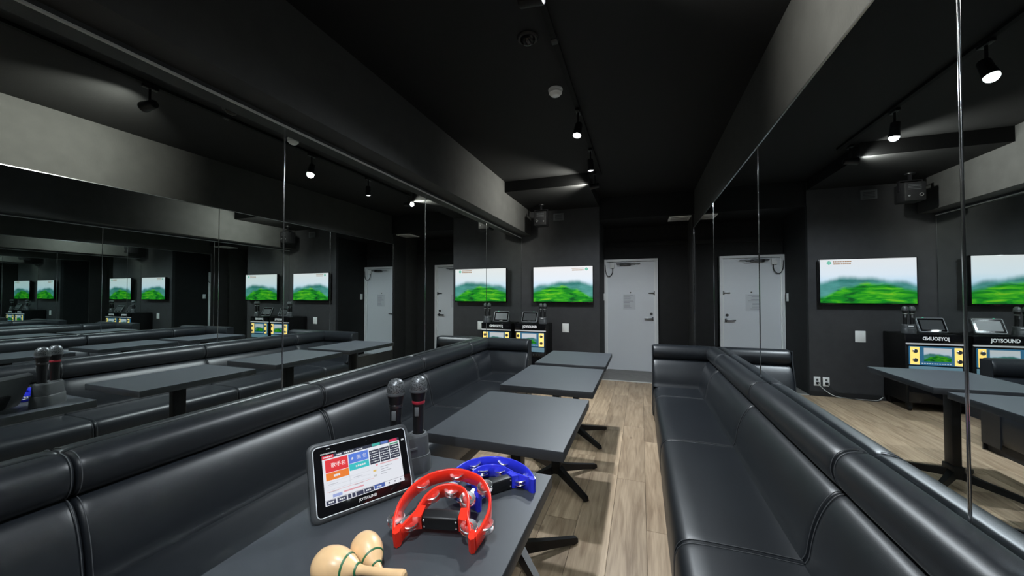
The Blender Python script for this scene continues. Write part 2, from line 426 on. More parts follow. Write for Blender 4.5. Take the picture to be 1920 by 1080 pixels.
for i in range(11):
    w_ = random.uniform(0.08, 0.16); tx.box(1.59, 1.59+w_, yd-0.0022, yd-0.0016, 1.325-i*0.021, 1.331-i*0.021)
obj('notice_lines', tx, M['ink'], nt_)
obj('hinge', MB().cyl((1.298, yd-0.012, 0.30), (1.298, yd-0.012, 0.42), 0.008), M['steel'], D)
obj('hinge', MB().cyl((1.298, yd-0.012, 1.55), (1.298, yd-0.012, 1.64), 0.008), M['steel'], D)

# ------------------------------------------------------------------ ceiling lighting
tr = MB().box(1.383, 1.417, YB+0.3, 4.62, ZC-0.022, ZC)
t = thing('lighting_track', 'black lighting track running along the middle of the ceiling', 'light track', (1.4, 1.5, ZC))
o = obj('rail', tr, pbr('matt_black_track', (0.004, 0.004, 0.004), 0.8, 0, 0.2), t, (-1.4, -1.5, -ZC))
obj('rail_joint', MB().box(-0.019, 0.019, 0.55, 0.60, -0.026, 0, 0.003), M['black'], t)
def spot(x, y, d, label, watts, ang=100, lit=True, zc=2.665, lens=None, col=(0.87, 0.945, 1.0), blend=0.9):
    d = Vector(d).normalized()
    t = thing('track_spotlight', label, 'spotlight', (x, y, ZC-0.022), group='spotlights on the ceiling track')
    c = Vector((0, 0, zc-(ZC-0.022)))
    obj('track_adapter', MB().box(-0.016, 0.016, -0.045, 0.045, -0.022, 0.0, 0.003), M['iron'], t)
    obj('stem', MB().cyl((0, 0, -0.022), c+Vector((0, 0, 0.01)), 0.008, n=12), M['iron'], t)
    hm = aim(c-d*0.055, d)
    h = obj('lamp_head', MB().lathe([(0.010, 0.0), (0.026, 0.004), (0.030, 0.012), (0.032, 0.07), (0.036, 0.105), (0.036, 0.118), (0.032, 0.118), (0.029, 0.095), (0.0, 0.093)], 24, hm), M['iron'], t)
    obj('lens', MB().lathe([(0.0, 0.1), (0.029, 0.1), (0.029, 0.110), (0.018, 0.116), (0.0, 0.118)], 20, hm), M['lens'] if lit else M['lens_off'], h)
    if lit:
        li = bpy.data.lights.new('spot_lamp', 'SPOT'); li.energy = watts; li.spot_size = math.radians(ang); li.spot_blend = blend
        li.shadow_soft_size = 0.032; li.color = col
        lo = bpy.data.objects.new('spot_lamp', li); C.objects.link(lo); lo.parent = t
        lo.matrix_local = Matrix.Translation(c+d*0.066) @ d.to_track_quat('-Z', 'Y').to_matrix().to_4x4()
    return t
WARM = (1.0, 1.0, 0.90)
spot(1.40, 1.57, (1.0, -0.05, -0.05), 'black track spotlight nearest the camera, aimed at the right wall', SPOT_W*3.0, 100, zc=2.68, col=WARM)
spot(1.40, 2.92, (-0.10, -0.30, -0.95), 'bright track spotlight just beyond the smoke detector, facing the camera', SPOT_W*2.3, 142, blend=0.5)
spot(1.39, 3.76, (0.05, 0.10, -0.98), 'second bright track spotlight from the smoke detector, further down the room', SPOT_W*3.1, 156, blend=0.4)
spot(1.345, 4.53, (-1.0, 0.03, -0.08), 'black track spotlight at the end of the track beside the dropped ceiling', SPOT_W*2.6, 125, zc=2.665, col=WARM)
spot(1.40, 0.35, (-0.02, 0.22, -0.95), 'added fill spotlight on the track above the front table, out of view', SPOT_W*1.4, 130, blend=0.5)  # lamp added outside the view to brighten the foreground
spot(1.40, -0.75, (0.0, 0.3, -0.9), 'added fill spotlight on the track behind the camera, out of view', SPOT_W*1.6, 130, blend=0.5)  # second added lamp, unseen, more fill for the near tables
# smoke detector, dome
t = thing('smoke_detector', 'white round smoke detector on the black ceiling', 'smoke detector', (1.286, 2.606, ZC))
obj('base', MB().lathe([(0, -0.012), (0.050, -0.012), (0.052, -0.008), (0.052, 0), (0, 0)], 32), M['white'], t)
obj('sensor_housing', MB().lathe([(0, -0.052), (0.022, -0.051), (0.034, -0.044), (0.040, -0.034), (0.047, -0.030), (0.049, -0.014), (0, -0.012)], 32), M['white'], t)
t = thing('ceiling_speaker', 'small round black dome on the ceiling left of the track', 'ceiling dome', (1.253, 2.02, ZC))
obj('ring', MB().lathe([(0, -0.014), (0.055, -0.014), (0.062, -0.006), (0.062, 0), (0, 0)], 28), M['black'], t)
obj('dome', MB().lathe([(0, -0.045), (0.018, -0.043), (0.034, -0.035), (0.042, -0.022), (0.045, -0.014), (0, -0.014)], 24), M['gloss'], t)
# vents
t = thing('wall_vent', 'small grey square vent high on the wall above the television', 'vent', (0.628, YT, 2.587))
obj('frame', MB().box(-0.083, 0.083, -0.012, 0, 0.045, 0.058, 0.002).box(-0.083, 0.083, -0.012, 0, -0.058, -0.045, 0.002).box(-0.083, -0.062, -0.012, 0, -0.045, 0.045, 0.002).box(0.062, 0.083, -0.012, 0, -0.045, 0.045, 0.002), M['midgrey'], t)
obj('grille', MB().box(-0.062, 0.062, -0.004, 0, -0.045, 0.045), M['grey'], t)
for i in range(5): obj('slat', MB().box(-0.062, 0.062, -0.010, -0.003, -0.038+i*0.0185, -0.033+i*0.0185), M['midgrey'], t)
t = thing('ceiling_panel', 'flat pale vent panel under the dark soffit near the door', 'vent', (2.42, 6.06, 2.50))
obj('plate', MB().box(-0.15, 0.15, -0.17, 0.17, -0.014, 0, 0.003), pbr('pale_grey_plastic', (0.82, 0.82, 0.80), 0.5), t)
for i in range(4): obj('slot', MB().box(-0.12, 0.12, -0.13+i*0.08, -0.10+i*0.08, -0.0155, -0.0135), M['grey'], t)

# ------------------------------------------------------------------ banquette sofas
SD = 0.61
ROLL = catmull([(0.004, 0.672, 0), (0.060, 0.664, 0), (0.098, 0.690, 0), (0.112, 0.735, 0), (0.100, 0.782, 0), (0.066, 0.808, 0), (0.020, 0.812, 0), (0.004, 0.805, 0)], 4)
BACK = catmull([(0.004, 0.39, 0), (0.187, 0.39, 0), (0.186, 0.43, 0), (0.172, 0.51, 0), (0.150, 0.58, 0), (0.120, 0.635, 0), (0.088, 0.662, 0), (0.03, 0.672, 0), (0.004, 0.668, 0)], 4)
BACK = [Vector((max(p.x, 0.004), p.y, 0)) for p in BACK]; ROLL = [Vector((max(p.x, 0.004), p.y, 0)) for p in ROLL]
SEAT = [(0.01, 0.13), (0.598, 0.13), (0.610, 0.145), (0.612, 0.20), (0.613, 0.30), (0.610, 0.345), (0.600, 0.372), (0.582, 0.390), (0.555, 0.399), (0.50, 0.403), (0.35, 0.405), (0.20, 0.402), (0.01, 0.400)]
SEAT = [Vector((a, b_, 0)) for a, b_ in SEAT]
def pillow(mb, prof, a, b_, place, soft=0.016, lower=0.006):
    """sweeps a profile from a to b with softly rounded ends; place(d, s, z) maps to the room"""
    cx = 0.5*min(p.x for p in prof); cz = sum(p.y for p in prof)/len(prof)
    mx = max(p.x for p in prof); zmin = min(p.y for p in prof); zmax = max(p.y for p in prof)
    stops = [(0, 1.0), (0.004, 0.62), (0.011, 0.34), (0.022, 0.15), (0.045, 0.04), (0.09, 0.0)]
    L_ = b_-a; secs = [(a+s_, k) for s_, k in stops]+[(a+L_*0.5, -0.10)]+[(b_-s_, k) for s_, k in reversed(stops)]
    rings = []
    for s_, k in secs:
        ring = []
        for p in prof:
            fx = p.x/mx; fz = (p.y-zmin)/(zmax-zmin)
            ring.append(place(p.x-k*soft*fx, s_, p.y-k*soft*0.8*(fz-0.25)))
        rings.append(ring)
    mb.loft(rings)
    return mb
def seam(prof, s_, place, lift=0.0012, rad=0.0016, skip=0.02):
    pts = [place(p.x+lift, s_, p.y+(lift if p.y > 0.39 else 0)) for p in prof if p.x > skip]
    return MB().tube(pts, rad, 6)
def sofa(side, a, b_, label, end=False):
    fx = (lambda d: d) if side == 'L' else (lambda d: W-d)
    g = 0.002
    grp = 'black leather banquette units'
    t = thing('banquette_sofa', label, 'sofa', (fx(0.3), (a+b_)/2, FZ), group=grp)
    off = t.location.copy()
    pl = lambda d, s_, z: Vector((fx(d), s_, z))-off
    bend = b_ if not end else b_-0.004
    obj('seat', pillow(MB(), SEAT, a+g, bend-g, pl, 0.010), M['leather'], t, sharp=60)
    obj('backrest', pillow(MB(), BACK, a+g, bend-g, pl, 0.016), M['leather'], t, sharp=60)
    obj('head_roll', pillow(MB(), ROLL, a+g, bend-g, pl, 0.014), M['leather'], t, sharp=60)
    obj('plinth', MB().loft([[pl(0.02, y_, z_) for (y_, z_) in ((a+g, FZ), (b_-g, FZ), (b_-g, 0.128), (a+g, 0.128))], [pl(0.585, y_, z_) for (y_, z_) in ((a+g, FZ), (b_-g, FZ), (b_-g, 0.128), (a+g, 0.128))]]), M['plinth'], t)
    # stitched seams beside the joints, grey for the piping's highlight
    for s_, on in ((a+0.012, True), (b_-0.012, not end)):
        if not on: continue
        k = 0.0045
        P1 = [Vector((p.x-k*p.x/0.112, p.y-0.0015, 0)) for p in ROLL]
        P2 = [Vector((p.x-0.0045*p.x/0.187, p.y, 0)) for p in BACK if p.y > 0.40]
        P3 = [Vector((p.x-0.0026*p.x/0.613, p.y-0.0022, 0)) for p in SEAT if p.y > 0.2]
        obj('stitching', seam(P1, s_, pl), M['thread'], t)
        obj('stitching', seam(P2, s_, pl), M['thread'], t)
        obj('stitching', seam(P3, s_, pl, skip=0.18), M['thread'], t)
    if end:
        e = b_
        pe = lambda q, s_, z: Vector((fx(s_), e-q, z))-off
        obj('end_backrest', pillow(MB(), BACK, 0.05, SD, pe, 0.012), M['leather'], t, sharp=60)
        obj('end_head_roll', pillow(MB(), ROLL, 0.05, SD, pe, 0.012), M['leather'], t, sharp=60)
        pan = MB().loft([[pl(SD+0.001, y_, z_) for (y_, z_) in ((e-0.17, 0.10), (e+0.004, 0.10), (e+0.004, 0.80), (e-0.10, 0.80), (e-0.11, 0.68), (e-0.17, 0.5))],
                         [pl(SD+0.010, y_, z_) for (y_, z_) in ((e-0.17, 0.10), (e+0.004, 0.10), (e+0.004, 0.80), (e-0.10, 0.80), (e-0.11, 0.68), (e-0.17, 0.5))]])
        obj('end_panel', pan, M['leather'], t)
        obj('rear_panel', MB().loft([[pl(0.02, e+0.000, FZ), pl(SD, e, FZ), pl(SD, e, 0.80), pl(0.02, e, 0.80)], [pl(0.02, e+0.012, FZ), pl(SD, e+0.012, FZ), pl(SD, e+0.012, 0.80), pl(0.02, e+0.012, 0.80)]]), M['leather'], t)
    return t
LB = [-0.35, 0.674, 1.677, 2.73, 3.685, 4.24]
LL = ['black leather bench unit at the left edge, nearest the camera along the left wall', 'black leather bench unit along the left wall beside the tablet table',
      'black leather bench unit along the left wall behind the two tall microphones', 'black leather bench unit along the left wall beside the third table', 'black leather corner bench unit with end backrest in front of the karaoke machine']
for i in range(5): sofa('L', LB[i], LB[i+1], LL[i], i == 4)
RB = [-0.50, 0.52, 1.565, 2.60, 3.69, 4.24]
RL = ['black leather bench unit beside the camera on the right wall', 'black leather bench unit at the lower right corner, nearest visible on the right wall', 'black leather bench unit in the middle of the right wall',
      'black leather bench unit on the right wall next to the corner unit', 'black leather corner bench unit with end backrest near the white door']
for i in range(1, 5): sofa('R', RB[i], RB[i+1], RL[i], i == 4)

# ------------------------------------------------------------------ tables
def make_table(yc, label):
    t = thing('pedestal_table', label, 'table', (1.294, yc, FZ), group='charcoal pedestal tables in a row')
    hx, hy = 0.297, 0.357
    H = TT-FZ
    tp = obj('tabletop', MB().box(-hx, hx, -hy, hy, H-0.040, H-0.0012, 0.003), M['tedge'], t)
    obj('laminate', MB().box(-hx+0.001, hx-0.001, -hy+0.001, hy-0.001, H-0.003, H, 0.001, 1), M['ttop'], tp)
    obj('mounting_plate', MB().box(-0.17, 0.17, -0.03, 0.03, H-0.055, H-0.040, 0.002).box(-0.03, 0.03, -0.17, 0.17, H-0.056, H-0.041, 0.002), M['iron'], t)
    obj('column', MB().box(-0.024, 0.024, -0.042, 0.042, 0.10, H-0.05, 0.008, 3), M['iron'], t)
    obj('hub', MB().box(-0.034, 0.034, -0.050, 0.050, 0.045, 0.135, 0.010, 3), M['iron'], t)
    for sx, sy in ((1, 1), (1, -1), (-1, 1), (-1, -1)):
        d = Vector((0.246*sx, 0.245*sy, 0)); n = Vector((-d.y, d.x, 0)).normalized()
        rings = []
        for f_, wd_, za, zb in ((0.06, 0.024, 0.050, 0.105), (0.35, 0.020, 0.034, 0.078), (0.85, 0.016, 0.010, 0.042), (0.97, 0.015, 0.006, 0.034), (1.0, 0.011, 0.008, 0.026)):
            c = d*f_
            rings.append([c-n*wd_+Vector((0, 0, za)), c+n*wd_+Vector((0, 0, za)), c+n*wd_*0.75+Vector((0, 0, zb)), c-n*wd_*0.75+Vector((0, 0, zb))])
        f = obj('foot', MB().loft(rings), M['iron'], t)
        p = d*0.93
        obj('glide', MB().cyl((p.x, p.y, 0), (p.x, p.y, 0.012), 0.012, n=12), M['black'], f)
    return t
make_table(0.813, 'charcoal pedestal table in the foreground holding the tablet and tambourines')
make_table(1.708, 'charcoal pedestal table second from the camera, empty')
make_table(2.588, 'charcoal pedestal table third from the camera, empty')
make_table(3.412, 'charcoal pedestal table farthest from the camera, nearest the door')

# ------------------------------------------------------------------ television
t = thing('television', 'flat television on the far wall showing misty green hills', 'television', (0.705, YT, 1.506))
yf = 5.672-YT
obj('casing', MB().box(-0.478, 0.478, yf+0.001, yf+0.05, -0.295, 0.280, 0.004), M['gloss'], t)
obj('wall_bracket', MB().box(-0.2, 0.2, yf+0.05, -0.001, -0.15, 0.15), M['black'], t)
s_ = uv_quad('screen', [(-0.468, yf, -0.273), (0.468, yf, -0.273), (0.468, yf, 0.273), (-0.468, yf, 0.273)], M['tv'], t)
lg = MB()
for i in range(9):
    lg.box(0.155+i*0.020, 0.171+i*0.020, yf-0.0012, yf-0.0006, 0.208, 0.224)
for i in range(11):
    lg.box(0.150+i*0.017, 0.163+i*0.017, yf-0.0012, yf-0.0006, 0.238, 0.250)
obj('caption', lg, emis('caption_orange', (0.42, 0.22, 0.10), 0.9), s_)
em = MB().lathe([(0.022, 0), (0.022, 0.0008), (0.014, 0.0008), (0.014, 0)], 24, aim((0.375, yf, 0.230), (0, -1, 0)))
em.box(0.370, 0.380, yf-0.0012, yf-0.0006, 0.205, 0.253).box(0.350, 0.400, yf-0.0012, yf-0.0006, 0.226, 0.233)
obj('channel_emblem', em, emis('caption_green', (0.10, 0.55, 0.38), 0.9), s_)

# ------------------------------------------------------------------ karaoke machine
KX, KY = 0.275, 5.33
t = thing('karaoke_machine', 'black karaoke machine cabinet with lit yellow and blue front panel', 'karaoke machine', (KX, KY, FZ))
obj('cabinet', MB().box(-0.245, 0.250, 0.02, 0.42, 0.13, 0.895, 0.006), pbr('black_cabinet', (0.004, 0.004, 0.0045), 0.5, 0, 0.3), t)
hdp = obj('header_panel', MB().box(-0.245, 0.250, 0.0, 0.03, 0.805, 0.900, 0.004), M['gloss'], t)
text_obj('logo_text', 'JOYSOUND', 0.052, M['logo'], Matrix.Translation((0.0, -0.0015, 0.853)) @ Matrix.Rotation(PI/2, 4, 'X'), hdp, bold=0.0015, sx=0.82)
obj('trim_strip', MB().box(-0.24, 0.245, -0.006, 0.02, 0.786, 0.800, 0.002), emis('white_trim_glow', (0.8, 0.82, 0.85), 0.55), t)  # silver trim strip, its bright sheen put in as a glow
fp = obj('front_panel', MB().box(-0.215, 0.22, 0.0, 0.03, 0.560, 0.765, 0.004), emis('blue_panel_glow', (0.03, 0.16, 0.30), 0.8), t)
obj('yellow_panel', MB().box(-0.213, -0.150, -0.003, 0.0, 0.565, 0.760, 0.002), M['yellow'], fp)
obj('yellow_panel', MB().box(0.140, 0.218, -0.003, 0.0, 0.565, 0.760, 0.002), M['yellow'], fp)
for kx in (-0.183, 0.182):
    for kz in (0.615, 0.715):
        obj('knob', MB().lathe([(0.022, 0), (0.022, 0.014), (0.017, 0.018), (0, 0.018)], 20, aim((kx, -0.003, kz), (0, -1, 0))), M['rail'], fp)
uv_quad('display', [(-0.125, -0.004, 0.605), (0.105, -0.004, 0.605), (0.105, -0.004, 0.752), (-0.125, -0.004, 0.752)], M['tv2'], fp)
bt = MB()
for i in range(12): bt.box(-0.12+i*0.021, -0.108+i*0.021, -0.004, -0.001, 0.575, 0.585)
obj('button_row', bt, emis('white_buttons', (0.7, 0.8, 0.9), 0.7), fp)
obj('amplifier_panel', MB().box(-0.215, 0.22, 0.0, 0.03, 0.480, 0.545, 0.003), emis('pale_blue_panel', (0.16, 0.30, 0.38), 0.7), t)
sk = obj('socket_panel', MB().box(-0.215, 0.22, 0.004, 0.03, 0.405, 0.468, 0.003), M['black'], t)
for i in range(8):
    obj('socket', MB().lathe([(0.010, 0), (0.010, 0.008), (0.005, 0.008), (0.005, 0.002)], 12, aim((-0.17+i*0.045, 0.004, 0.436), (0, -1, 0))), M['rail'], sk)
obj('lower_door', MB().box(-0.225, 0.23, 0.006, 0.02, 0.14, 0.39, 0.003), M['gloss'], t)
for cx_ in (-0.20, 0.205):
    for cy_ in (0.06, 0.38):
        obj('caster', MB().cyl((cx_-0.012, cy_, FZ+0.028), (cx_+0.012, cy_, FZ+0.028), 0.028, n=20).box(cx_-0.02, cx_+0.02, cy_-0.02, cy_+0.02, FZ+0.04, 0.13), M['black'], t)

for ch in t.children: ch.location.z -= FZ

# ------------------------------------------------------------------ tablets
def make_tablet(label, M4, screen_fn, w=0.285, h=0.198):
    """local frame: x along the width, y up the face, z towards the viewer; origin at the bottom edge centre"""
    t = thing('karaoke_tablet', label, 'tablet'); t.matrix_world = M4
    def rr(x0, x1, y0, y1, r, n=6):
        out = []
        for cx_, cy_, a0 in ((x1-r, y1-r, 0), (x0+r, y1-r, 90), (x0+r, y0+r, 180), (x1-r, y0+r, 270)):
            for i in range(n+1):
                a = math.radians(a0+90*i/n); out.append((cx_+r*math.cos(a), cy_+r*math.sin(a)))
        return out
    def ringz(x0, x1, y0, y1, r, z): return [Vector((a, b_, z)) for a, b_ in rr(x0, x1, y0, y1, r)]
    mb = MB(); W2 = w/2
    mb.loft([ringz(-W2+0.006, W2-0.006, 0.016, h-0.006, 0.014, -0.030), ringz(-W2, W2, 0.0095, h, 0.020, -0.020), ringz(-W2, W2, 0, h, 0.020, -0.006), ringz(-W2+0.004, W2-0.004, 0.004, h-0.004, 0.017, -0.001), ringz(-W2+0.008, W2-0.008, 0.008, h-0.008, 0.014, 0.0)])
    body = obj('bumper_case', mb, M['grey'], t)
    i0 = 0.012
    mb = MB().loft([ringz(-W2+i0, W2-i0, i0, h-i0, 0.012, -0.002), ringz(-W2+i0, W2-i0, i0, h-i0, 0.012, 0.0005)])
    gl = obj('glass', mb, M['gloss'], t)
    a = rr(-W2+i0, W2-i0, i0, h-i0, 0.012)
    obj('silver_edge', MB().tube([(p[0], p[1], 0.0006) for p in a], 0.0012, 6, closed=True), pbr('white_edge_line', (0.75, 0.77, 0.80), 0.3), t)
    obj('prop_stand', MB().box(-0.05, 0.05, 0.026, 0.10, -0.050, -0.029, 0.006), M['black'], t)
    screen_fn(t, W2, h)
    return t
def ui_screen(t, W2, h):
    x0, x1, y0, y1 = -W2+0.033, W2-0.033, 0.036, h-0.036
    z = 0.0010
    cols = {}
    def cell(c, a, b_, cc, d, zz=0.0):      # cell given in fractions of the screen
        k = tuple(c); big = (b_-a) > 0.08 and (d-cc) > 0.05
        if big: k = k+(len(cols),)
        cols.setdefault(k, MB()).box(x0+(x1-x0)*a, x0+(x1-x0)*b_, y0+(y1-y0)*cc, y0+(y1-y0)*d, z+zz, z+zz+0.0002)
    white = (0.78, 0.80, 0.86); navy = (0.025, 0.03, 0.06)
    s = obj('screen', MB().box(x0, x1, y0, y1, 0.0004, z), emis('tablet_screen_white', white, 0.95), t)
    cell(navy, 0, 1, 0.93, 1); cell((0.75, 0.03, 0.06), 0, 0.135, 0.925, 1.0, 0.0003); cell((0.05, 0.45, 0.40), 0.62, 0.73, 0.94, 0.995, 0.0003)
    cell((0.10, 0.18, 0.55), 0.74, 0.84, 0.94, 0.995, 0.0003); cell((0.70, 0.03, 0.10), 0.86, 0.97, 0.94, 0.995, 0.0003)
    cell((0.80, 0.03, 0.04), 0.03, 0.30, 0.64, 0.90); cell((0.90, 0.22, 0.02), 0.03, 0.30, 0.48, 0.63)
    cell((0.10, 0.22, 0.75), 0.31, 0.56, 0.70, 0.90); cell((0.04, 0.55, 0.58), 0.31, 0.56, 0.55, 0.69)
    for i in range(3):
        for j in range(3): cell(navy, 0.575+i*0.140, 0.705+i*0.140, 0.765-j*0.105, 0.86-j*0.105)
    cell((0.05, 0.30, 0.16), 0.86, 0.98, 0.875, 0.905)
    pale = (0.52, 0.54, 0.60)
    for j in range(3): cell(pale, 0.03, 0.56, 0.44-j*0.075, 0.4435-j*0.075)
    cell(pale, 0.303, 0.306, 0.28, 0.53); cell((0.80, 0.25, 0.25), 0.03, 0.60, 0.255, 0.260)
    cell((0.75, 0.45, 0.48), 0.70, 0.96, 0.505, 0.53); cell((0.80, 0.55, 0.15), 0.60, 0.64, 0.385, 0.425); cell((0.80, 0.35, 0.40), 0.64, 0.67, 0.50, 0.535); cell((0.6, 0.6, 0.6), 0.60, 0.64, 0.28, 0.32)
    for j, wl_ in enumerate((0.16, 0.10, 0.14, 0.08)): cell((0.40, 0.42, 0.48), 0.70, 0.70+wl_, 0.44-j*0.05, 0.452-j*0.05)
    for j in range(4): cell(pale, 0.05+0.3*(j % 2), 0.16+0.3*(j % 2), 0.39-0.15*(j//2), 0.405-0.15*(j//2))
    cell((0.75, 0.35, 0.40), 0.22, 0.46, 0.165, 0.195); cell((0.35, 0.42, 0.75), 0.09, 0.20, 0.13, 0.19)
    cell((0.10, 0.10, 0.16), 0.0, 1.0, 0.102, 0.108)
    for k, (a, b_) in enumerate(((0.01, 0.12), (0.135, 0.245), (0.26, 0.30), (0.31, 0.35), (0.36, 0.45), (0.46, 0.58))): cell((0.035, 0.04, 0.085), a, b_, 0.01, 0.095)
    cell((0.06, 0.12, 0.42), 0.59, 0.73, 0.02, 0.11)
    for k in range(3): cell((0.10, 0.10, 0.14), 0.78+k*0.08, 0.795+k*0.08, 0.04, 0.07)
    # small white marks standing for unreadably small captions
    mk = (0.80, 0.82, 0.85)
    for i in range(3):
        for j in range(3):
            cell((0.45, 0.45, 0.50), 0.590+i*0.140, 0.603+i*0.140, 0.800-j*0.105, 0.825-j*0.105, 0.0003)
            for q in range(4): cell(mk, 0.615+i*0.140+q*0.020, 0.630+i*0.140+q*0.020, 0.803-j*0.105, 0.824-j*0.105, 0.0003)
    for q in range(5): cell(mk, 0.015+q*0.022, 0.033+q*0.022, 0.95, 0.975, 0.0005)
    for q in range(3): cell(mk, 0.17+q*0.022, 0.187+q*0.022, 0.95, 0.975, 0.0005)
    for q in range(5): cell(mk, 0.26+q*0.025, 0.279+q*0.025, 0.95, 0.978, 0.0005)
    for q in range(4): cell(mk, 0.42+q*0.020, 0.435+q*0.020, 0.95, 0.972, 0.0005)
    for q in range(3): cell(mk, 0.12+q*0.026, 0.142+q*0.026, 0.53, 0.575, 0.0003)
    for q in range(5): cell(mk, 0.39+q*0.026, 0.409+q*0.026, 0.60, 0.635, 0.0003)
    for a in (0.035, 0.16, 0.48, 0.62):
        for q in range(3): cell(mk, a+q*0.022, a+0.017+q*0.022, 0.04, 0.07, 0.0003)
    for i, (k, mb) in enumerate(cols.items()): 
        if len(k) > 3: obj('screen_tile', mb, emis('screen_colour', k[:3], 0.9), s)
        else:
            q = obj('screen_print', mb, emis('screen_colour', k, 0.9), s); q['kind'] = 'stuff'
    X = lambda f: x0+(x1-x0)*f
    Y = lambda f: y0+(y1-y0)*f
    text_obj('screen_text', '歌手名', 0.0128, emis('screen_text_white', (0.95, 0.95, 0.95), 0.95), Matrix.Translation((X(0.185), Y(0.765), z+0.0006)), s)
    text_obj('screen_text', '曲 名', 0.0128, M['logo'], Matrix.Translation((X(0.475), Y(0.795), z+0.0006)), s)
    text_obj('screen_text', '♫', 0.011, M['logo'], Matrix.Translation((X(0.352), Y(0.795), z+0.0006)), s)
    text_obj('brand_text', 'JOYSOUND', 0.0092, M['logo'], Matrix.Translation((0.0, 0.025, 0.0010)), t, bold=0.0002)
    mb = MB()
    for q in range(12): mb.box(-W2+0.030+q*0.0033, -W2+0.0325+q*0.0033, h-0.033, h-0.0295, 0.0006, 0.0009)
    for q in range(3): mb.box(-W2+0.045+q*0.0033, -W2+0.0475+q*0.0033, h-0.0205, h-0.0185, 0.0006, 0.0009)
    obj('bezel_print', mb, pbr('bezel_print_grey', (0.5, 0.5, 0.5), 0.5), t)
    obj('camera_lens', MB().cyl((0.012, h-0.024, 0.0004), (0.012, h-0.024, 0.0012), 0.0022, n=12), M['steel'], t)
    obj('side_key', MB().box(W2-0.026, W2-0.018, h-0.048, h-0.043, 0.0004, 0.0010), M['white'], t)
def off_screen(t, W2, h):
    x0, x1, y0, y1 = -W2+0.033, W2-0.033, 0.036, h-0.036
    obj('screen', MB().box(x0, x1, y0, y1, 0.0004, 0.0010), pbr('sleeping_screen', (0.05, 0.053, 0.056), 0.4), t)
    text_obj('brand_text', 'JOYSOUND', 0.0095, M['logo'], Matrix.Translation((0.0, 0.024, 0.0010)), t)
    obj('status_light', MB().box(0.05, 0.065, h-0.007, h-0.002, -0.004, 0.001, 0.001), M['led'], t)
BL, BR = Vector((1.090, 0.706, TT)), Vector((1.232, 0.945, TT))
ex = (BR-BL).normalized(); nb = Vector((-ex.y, ex.x, 0))
def tab_matrix(c, ex, tilt):
    nb = Vector((-ex.y, ex.x, 0)); ey = (Vector((0, 0, 1))*math.cos(tilt)+nb*math.sin(tilt)).normalized(); ez = ex.cross(ey)
    R = Matrix((ex, ey, ez)).transposed().to_4x4()
    return Matrix.Translation(c) @ R
tilt = math.radians(23)
make_tablet('karaoke tablet standing on the foreground table with its song menu lit', tab_matrix((BL+BR)/2+Vector((0, 0, 0.0030)), ex, tilt), ui_screen, 0.279, 0.194)
make_tablet('karaoke tablet with a dark screen standing on top of the karaoke machine', tab_matrix(Vector((0.232, 5.42, 0.913)), Vector((1, -0.05, 0)).normalized(), math.radians(24)), off_screen, 0.262, 0.185)

# ------------------------------------------------------------------ microphones and chargers
MIC = [(0.0, 0.0), (0.0155, 0.001), (0.0165, 0.006), (0.0165, 0.03), (0.0185, 0.14), (0.0195, 0.162), (0.020, 0.172)]
def make_mic(label, loc, ring, lean=(0, 0)):
    t = thing('microphone', label, 'microphone', loc, (lean[0], lean[1], 0.3), 'karaoke microphones')
    obj('body', MB().lathe(MIC+[(0, 0.172)], 24), M['black'], t)
    obj('colour_band', MB().lathe([(0.0200, 0.166), (0.0212, 0.168), (0.0212, 0.175), (0.0200, 0.177)], 24), ring, t)
    obj('collar', MB().lathe([(0.0185, 0.172), (0.0215, 0.180), (0.0235, 0.192), (0.0255, 0.200), (0.0275, 0.208), (0, 0.209)], 24), M['black'], t)
    obj('collar_ring', MB().lathe([(0.0265, 0.2045), (0.0292, 0.2065), (0.0295, 0.2105), (0.0285, 0.2135), (0.0262, 0.214)], 28), M['grey'], t)
    obj('grille', MB().lathe([(0.0262, 0.210), (0.0278, 0.220), (0.0278, 0.229), (0.0258, 0.240), (0.0215, 0.249), (0.0145, 0.2555), (0.007, 0.2580), (0.0, 0.2588)], 28), M['grille'], t)
    obj('switch', MB().box(-0.007, 0.007, -0.0215, -0.016, 0.128, 0.158, 0.002), M['midgrey'], t)
    return t
def stadium(l, w, n=10):
    pts = []
    for s_, a0 in ((1, -90), (-1, 90)):
        for i in range(n+1):
            a = math.radians(a0+180*i/n); pts.append((s_*(l/2-w/2)+w/2*math.cos(a), w/2*math.sin(a)))
    return pts
def make_charger(label, loc, rz, L_=0.150, w=0.080, h=0.118, spread=0.040, simple=False):
    t = thing('microphone_charger', label, 'charger', loc, (0, 0, rz), 'microphone chargers')
    P = lambda l, w_, z: [Vector((x_, y_, z)) for x_, y_ in stadium(l, w_)]
    obj('base_tier', MB().loft([P(L_+0.014, w+0.010, 0), P(L_+0.014, w+0.010, 0.006), P(L_+0.010, w+0.006, 0.050), P(L_+0.004, w, 0.054)]), M['grey'], t)
    obj('upper_tier', MB().loft([P(L_, w-0.004, 0.053), P(L_-0.006, w-0.008, h-0.004), P(L_-0.010, w-0.012, h)]), M['grey'], t)
    for s_ in (-1, 1):
        obj('cradle_ring', MB().lathe([(0.0205, h-0.004), (0.0205, h+0.006), (0.0265, h+0.006), (0.0285, h-0.002)], 24, Matrix.Translation((s_*spread, 0, 0))), M['midgrey'], t)
    obj('lip', MB().tube([p+Vector((0, 0, 0.0535)) for p in P(L_+0.005, w+0.001, 0)], 0.0016, 6, closed=True), M['midgrey'], t)
    obj('indicator', MB().box(-0.022, 0.022, -w/2-0.0005, -w/2+0.006, 0.080, 0.086), M['logo'] if simple else M['midgrey'], t)
    return t
cr = math.radians(53.6)
make_charger('dark grey microphone charger behind the tablet on the foreground table', (1.133, 1.036, TT), cr, L_=0.146, w=0.076, h=0.115, spread=0.038)
